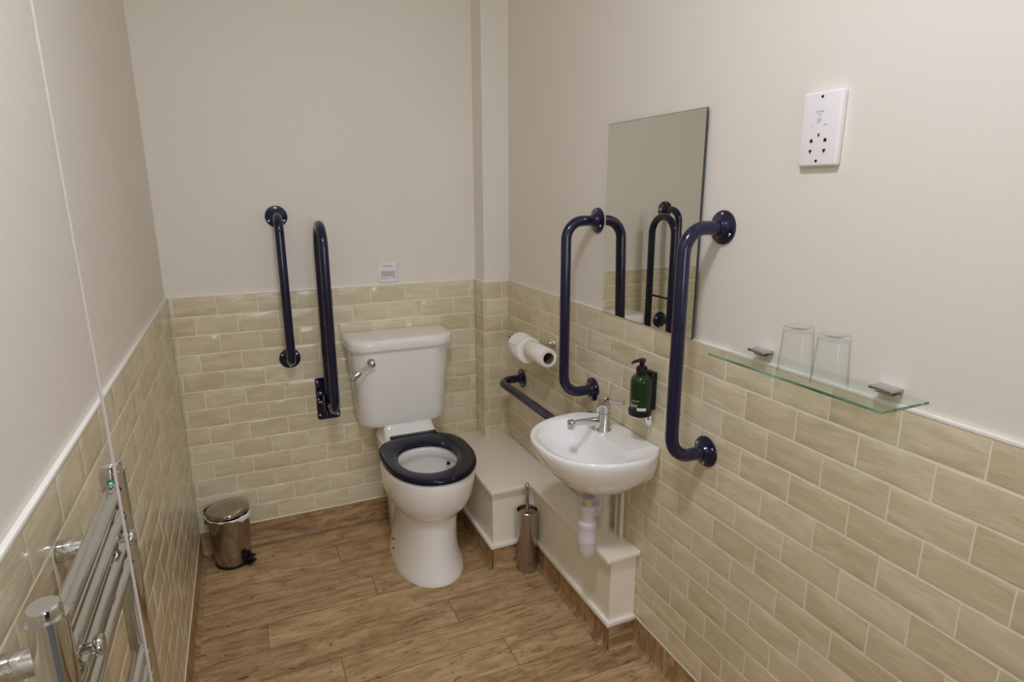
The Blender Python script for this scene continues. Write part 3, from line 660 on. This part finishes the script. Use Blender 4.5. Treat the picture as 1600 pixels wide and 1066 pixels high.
Rb = [bout(.18, -.178), bout(.32, -.172), bout(.50, -.152), bout(.665, -.124), bout(.80, -.094), bout(.905, -.062), bout(.97, -.034), bout(1.0, -.014), bout(1.003, -.006), bout(.998, .0), bout(.985, .0035), bout(.955, .0025),
      bin_(1.02, .0005), bin_(.985, -.003), bin_(.955, -.012), bin_(.90, -.035), bin_(.82, -.062), bin_(.68, -.088, -.002), bin_(.48, -.104, -.004), bin_(.25, -.111, -.006), bin_(.10, -.113, -.008)]
# keep the body full height against the wall
for i, r in enumerate(Rb[:6]):
    for k, p in enumerate(r):
        if p.x > -.10:
            w = min(1, (p.x+.10)/.07); s_ = [.86, .90, .93, .955, .975, .99][i]; sc0 = [.18, .32, .50, .665, .80, .905][i]
            p.y *= (1-w)+w*(s_/sc0); p.z = p.z*(1-w)+w*(-.020-.078*(1-i/6))
basin = MB().loft(Rb, cap0=True, cap1=True).build('bowl', M['basin'], bs, smooth=60)
MB().rev([(.0001, 0), (.021, .0), (.022, .0015), (.019, .0025), (.012, .001), (.0001, .001)], (-.158, 0, -.1125), (0, 0, 1), 28, cap0=False, cap1=False).build('waste', M['chrometap'], bs)
# tap stands on the basin deck
tp = thing('mixer_tap', 'chrome single-lever mixer tap standing on the white basin', 'tap', (1.305, -1.068, .7515))
MB().rev([(.0275, 0), (.0275, .004), (.025, .008), (.0235, .014), (.023, .062)], (0, 0, 0), n=40).build('tap_body', M['chrometap'], tp, smooth=45)
MB().rev([(.0225, .0632), (.0232, .066), (.0232, .112), (.0222, .1165), (.018, .1185)], (0, 0, 0), n=40).build('tap_head', M['chrometap'], tp, smooth=45)
MB().tube([(-.008, .002, .030), (-.05, .005, .034), (-.09, .008, .037), (-.112, .010, .035)], [.016, .012, .0095, .0095], 22).rev([(.0115, .012), (.013, .008), (.013, -.012), (.0115, -.016), (.009, -.017)], (-.114, .010, .034), (0, 0, 1), 24).build('spout', M['chrometap'], tp, smooth=50)
lv = Vector((.42, -.9, 0)).normalized()
MB().tube([lv*.012+Vector((0, 0, .104)), lv*.03+Vector((0, 0, .106)), lv*.058+Vector((0, 0, .110)), lv*.074+Vector((0, 0, .111))], [.008, .0065, .0068, .0088], 18).build('lever', M['chrometap'], tp, smooth=50)
# bottle trap and pipes
tr = thing('bottle_trap', 'grey-white plastic bottle trap hanging under the basin', 'trap', (1.205, -1.148, .37))
MB().rev([(.020, 0), (.026, .003), (.028, .008), (.0285, .045), (.0300, .047), (.0300, .060), (.0290, .062), (.0290, .098), (.0315, .100), (.0315, .114), (.027, .118), (.0235, .122), (.0235, .148), (.0265, .150), (.0265, .170), (.020, .174)], (0, 0, 0), n=36).build('trap_body', M['pvc'], tr, smooth=35)
MB().rev([(.017, .170), (.017, .186), (.021, .186), (.022, .203)], (0, 0, 0), n=30).build('tailpiece', M['chrometap'], tr, smooth=35)
MB().tube(fillet([(.01, .004, .132), (.055, .035, .132), (.100, .080, .19), (.126, .104, .19)], .02), .0165, 20).tube([(.030, .018, .132), (.060, .038, .134)], .0225, 22).build('outlet_pipe', M['pvc'], tr, smooth=50)
wp = MB().rev([(.021, 0), (.021, .26)], (1.348, -1.030, z2), n=28).build('waste_pipe', M['pipe'], smooth=40); tag(wp, 'thick cream waste pipe rising from the boxing behind the trap', 'pipe')
for i, (x, y, lab) in enumerate(((1.366, -1.078, 'thin cream water pipe behind the basin, the one nearer the back wall'), (1.362, -1.112, 'thin cream water pipe under the basin, the one nearer the boxing end'))):
    o = MB().rev([(.0075, 0), (.0075, .26)], (x, y, z2), n=18).build('water_pipe', M['pipe'], smooth=40); tag(o, lab, 'pipe', 'water pipes under the basin')

# ------------------------------------------------------------------ toilet brush
tb = thing('toilet_brush_holder', 'tall cylindrical steel toilet brush canister in the boxing corner', 'brush holder', (1.228, -.651, 0))
MB().rev([(.040, .001), (.0425, .004), (.0425, .262), (.0428, .266), (.041, .268), (.0405, .262), (.0405, .012), (.001, .010)], (0, 0, 0), n=48, cap1=False).build('canister', M['steel'], tb, smooth=40)
bru = thing('toilet_brush', 'steel handled toilet brush with a ball end standing in its canister', 'toilet brush', (1.228, -.651, .011))
MB().rev([(.036, .243), (.0365, .246), (.030, .2475), (.007, .248)], (0, 0, 0), n=36).build('splash_disc', M['darksteel'], bru, smooth=40)
MB().tube([(0, 0, .05), (0, 0, .290), (0, 0, .292), (0, 0, .355)], [.0055, .0055, .0072, .0072], 16).build('handle', M['steel'], bru, smooth=50)
MB().rev([(.0001, -.0108)]+[(.0108*math.cos(a), .0108*math.sin(a)) for a in [math.radians(-75+15*k) for k in range(11)]]+[(.0001, .0108)], (0, 0, .362), n=20).build('knob', M['chrome'], bru, smooth=60)
MB().rev([(.01, 0), (.032, .01), (.034, .05), (.028, .08), (.006, .09)], (0, 0, 0), n=24).build('bristles', M['paper'], bru, smooth=60)

# ------------------------------------------------------------------ pedal bin
pb = thing('pedal_bin', 'small stainless steel pedal bin in the back left corner', 'bin', (.122, -.098, 0), math.radians(-40))
# local +x points towards the pedal
MB().rev([(.068, .0), (.0705, .002), (.0705, .010), (.068, .012)], (0, 0, 0), n=48).build('base_ring', M['blackplastic'], pb, smooth=40)
MB().rev([(.0675, .010), (.0685, .012), (.082, .218), (.083, .221), (.0815, .222), (.080, .215), (.068, .03)], (0, 0, 0), n=56, cap1=False).build('bucket', M['darksteel'], pb, smooth=40)
tilt = Matrix.Rotation(math.radians(-3.2), 3, 'Y')
lid = MB().rev([(.0825, .0), (.0845, .002), (.0845, .014), (.082, .018), (.07, .0215), (.04, .0245), (.001, .0255)], (.083, 0, 0), n=56)
lid.v = [tuple((tilt @ Vector(v))+Vector((-.083, 0, .224))) for v in lid.v]
lid.build('lid', M['darksteel'], pb, smooth=40)
MB().box((-.102, -.026, .165), (-.078, .026, .236), .006).build('hinge', M['blackplastic'], pb, smooth=40)
lrn = MB(); rings = []
for (rr, z0) in ((.0825, .222), (.0855, .221), (.0875, .212), (.0865, .196), (.0835, .190)):
    ring_ = []
    for k in range(72):
        a = 2*PI*k/72; front = max(0, .30+.70*math.cos(a-math.radians(62))); wob = .0012*math.sin(7*a)+.0016*math.sin(13*a+1)
        zz = z0 if rr < .083 and z0 > .2 else .224-(.224-z0)*(.12+.95*front)+wob*2
        if z0 > .2215 : zz = .2235
        ring_.append(Vector(((rr+wob-(0 if z0 > .2 else 0))*math.cos(a), (rr+wob)*math.sin(a), zz+.002+.003*front)))
    rings.append(ring_)
lrn.loft(rings).build('liner', M['liner'], pb, smooth=70)
MB().box((.060, -.020, .012), (.076, .020, .052), .003).box((.070, -.022, .010), (.100, .022, .017), .003).box((.072, -.024, .030), (.098, .024, .036), .003).build('pedal', M['blackplastic'], pb, smooth=40)

# ------------------------------------------------------------------ heated towel rail
RX, RY0, RY1 = .068, -1.650, -2.003
trl = thing('towel_rail', 'tall chrome ladder towel rail on the left wall', 'towel rail', (RX, RY0, 0))
def dpost(y):
    prof = []
    for k in range(36):
        a = 2*PI*k/36; x, yy = .019*math.cos(a), .0175*math.sin(a)
        prof.append((max(x, -.013), yy))
    mb = MB().loft([[Vector((px_, y+py_, z)) for px_, py_ in prof] for z in (.32, 1.107)], True, True)
    mb.loft([[Vector((px_*1.07, y+py_*1.07, z)) for px_, py_ in prof] for z in (1.1065, 1.1085)], True, True)
    post = mb.build('post', M['chrome'], trl, smooth=50)
    cap = MB().rev([(.0150, 1.108), (.0150, 1.1185), (.0142, 1.121), (.013, 1.1222)], (.001, y, 0), n=36).build('cap', M['chrome']); cap.parent = post
    return post
p0 = dpost(0); p1 = dpost(RY1-RY0)
for z in [1.081-.0405*k for k in range(4)]+[.804-.0405*k for k in range(4)]+[.527-.0405*k for k in range(4)]:
    b = MB().tube([(.002, 0, z), (.002, RY1-RY0, z)], .011, 24).rev([(.0125, 0), (.0125, .0015)], (.002, -.0165, z), (0, -1, 0), 24).rev([(.0125, 0), (.0125, .0015)], (.002, RY1-RY0+.0165, z), (0, 1, 0), 24)
    b.build('bar', M['chrome'], trl, smooth=50)
for y, z in ((-.052, 1.020), (RY1-RY0+.062, 1.020), (-.052, .40), (RY1-RY0+.062, .40)):
    MB().rev([(.0155, .0015), (.0155, .042), (.0145, .0435), (.0115, .0450), (.0115, .054)], (-RX, y, z), (1, 0, 0), 28).tube([(-RX+.05, y, z), (.022, y, z)], .0055, 14).rev([(.010, .0), (.0115, .002), (.0115, .008), (.010, .0095), (.004, .0098)], (.018, y, z), (1, 0, 0), 28).build('bracket', M['chrome'], trl, smooth=50)
gpatch = MB(); gmark = MB()  # small green patch with a white mark on the far post
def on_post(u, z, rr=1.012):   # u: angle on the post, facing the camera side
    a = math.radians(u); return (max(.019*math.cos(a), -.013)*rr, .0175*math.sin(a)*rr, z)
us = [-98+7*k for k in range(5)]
gpatch.add([on_post(u, z) for z in (1.083, 1.100) for u in us], [(k, k+1, k+6, k+5) for k in range(4)])
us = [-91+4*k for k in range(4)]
gmark.add([on_post(u, z, 1.02) for z in (1.087, 1.096) for u in us], [(k, k+1, k+5, k+4) for k in range(3)])
s1 = gpatch.build('green_patch', M['green_patch'], trl, smooth=0); s2 = gmark.build('patch_mark', M['white']); s2.parent = s1

# ------------------------------------------------------------------ pull cord
cd = thing('pull_cord', 'long white pull cord hanging down past the towel rail', 'pull cord', (.122, -1.884, CEIL))
MB().rev([(.035, 0), (.035, -.018), (.03, -.024)], (0, 0, 0), n=28).build('ceiling_switch', M['socket'], cd)
MB().tube([(.004*math.sin(k*.35)*(.4 if k < 20 else .15), -.012*math.sin(k/30*PI)*.6, -.02-k*.07) for k in range(29)], .0017, 10).build('cord', M['cord'], cd, smooth=60)
MB().rev([(.002, 0), (.008, -.01), (.010, -.04), (.006, -.045)], (0, 0, -1.98), n=20).build('toggle', M['socket'], cd)

# ------------------------------------------------------------------ light and camera
M['lamp'].node_tree.nodes['Principled BSDF'].inputs['Emission Strength'].default_value = 92.
w = bpy.data.worlds.new('world'); bpy.context.scene.world = w; w.use_nodes = True
w.node_tree.nodes['Background'].inputs[0].default_value = (.9, .93, 1, 1); w.node_tree.nodes['Background'].inputs[1].default_value = 0.0

cam = bpy.data.cameras.new('camera'); co = bpy.data.objects.new('camera', cam); C.objects.link(co)
cam.sensor_width = 36; cam.sensor_fit = 'HORIZONTAL'; cam.lens = 952.6132/1600*36; cam.clip_start = .02
yaw, pit, rol = [math.radians(a) for a in (23.7797, -13.804, -.1868)]
fwd = Vector((math.sin(yaw)*math.cos(pit), math.cos(yaw)*math.cos(pit), math.sin(pit))); rt = Vector((math.cos(yaw), -math.sin(yaw), 0)); up = rt.cross(fwd)
r2 = math.cos(rol)*rt+math.sin(rol)*up; u2 = -math.sin(rol)*rt+math.cos(rol)*up
mm = Matrix((r2, u2, -fwd)).transposed().to_4x4(); mm.translation = Vector((.2794, -2.6584, 1.5106)); co.matrix_world = mm
sc_ = bpy.context.scene; sc_.camera = co
sc_.view_settings.view_transform = 'Standard'; sc_.view_settings.look = 'None'; sc_.view_settings.gamma = 1; sc_.view_settings.use_curve_mapping = False
sc_.view_settings.exposure = 0.27
sc_.cycles.max_bounces = 12; sc_.cycles.diffuse_bounces = 10; sc_.cycles.glossy_bounces = 6; sc_.cycles.transparent_max_bounces = 16
sc_.cycles.use_denoising = True; sc_.cycles.blur_glossy = .3; sc_.cycles.caustics_reflective = True; sc_.cycles.caustics_refractive = True
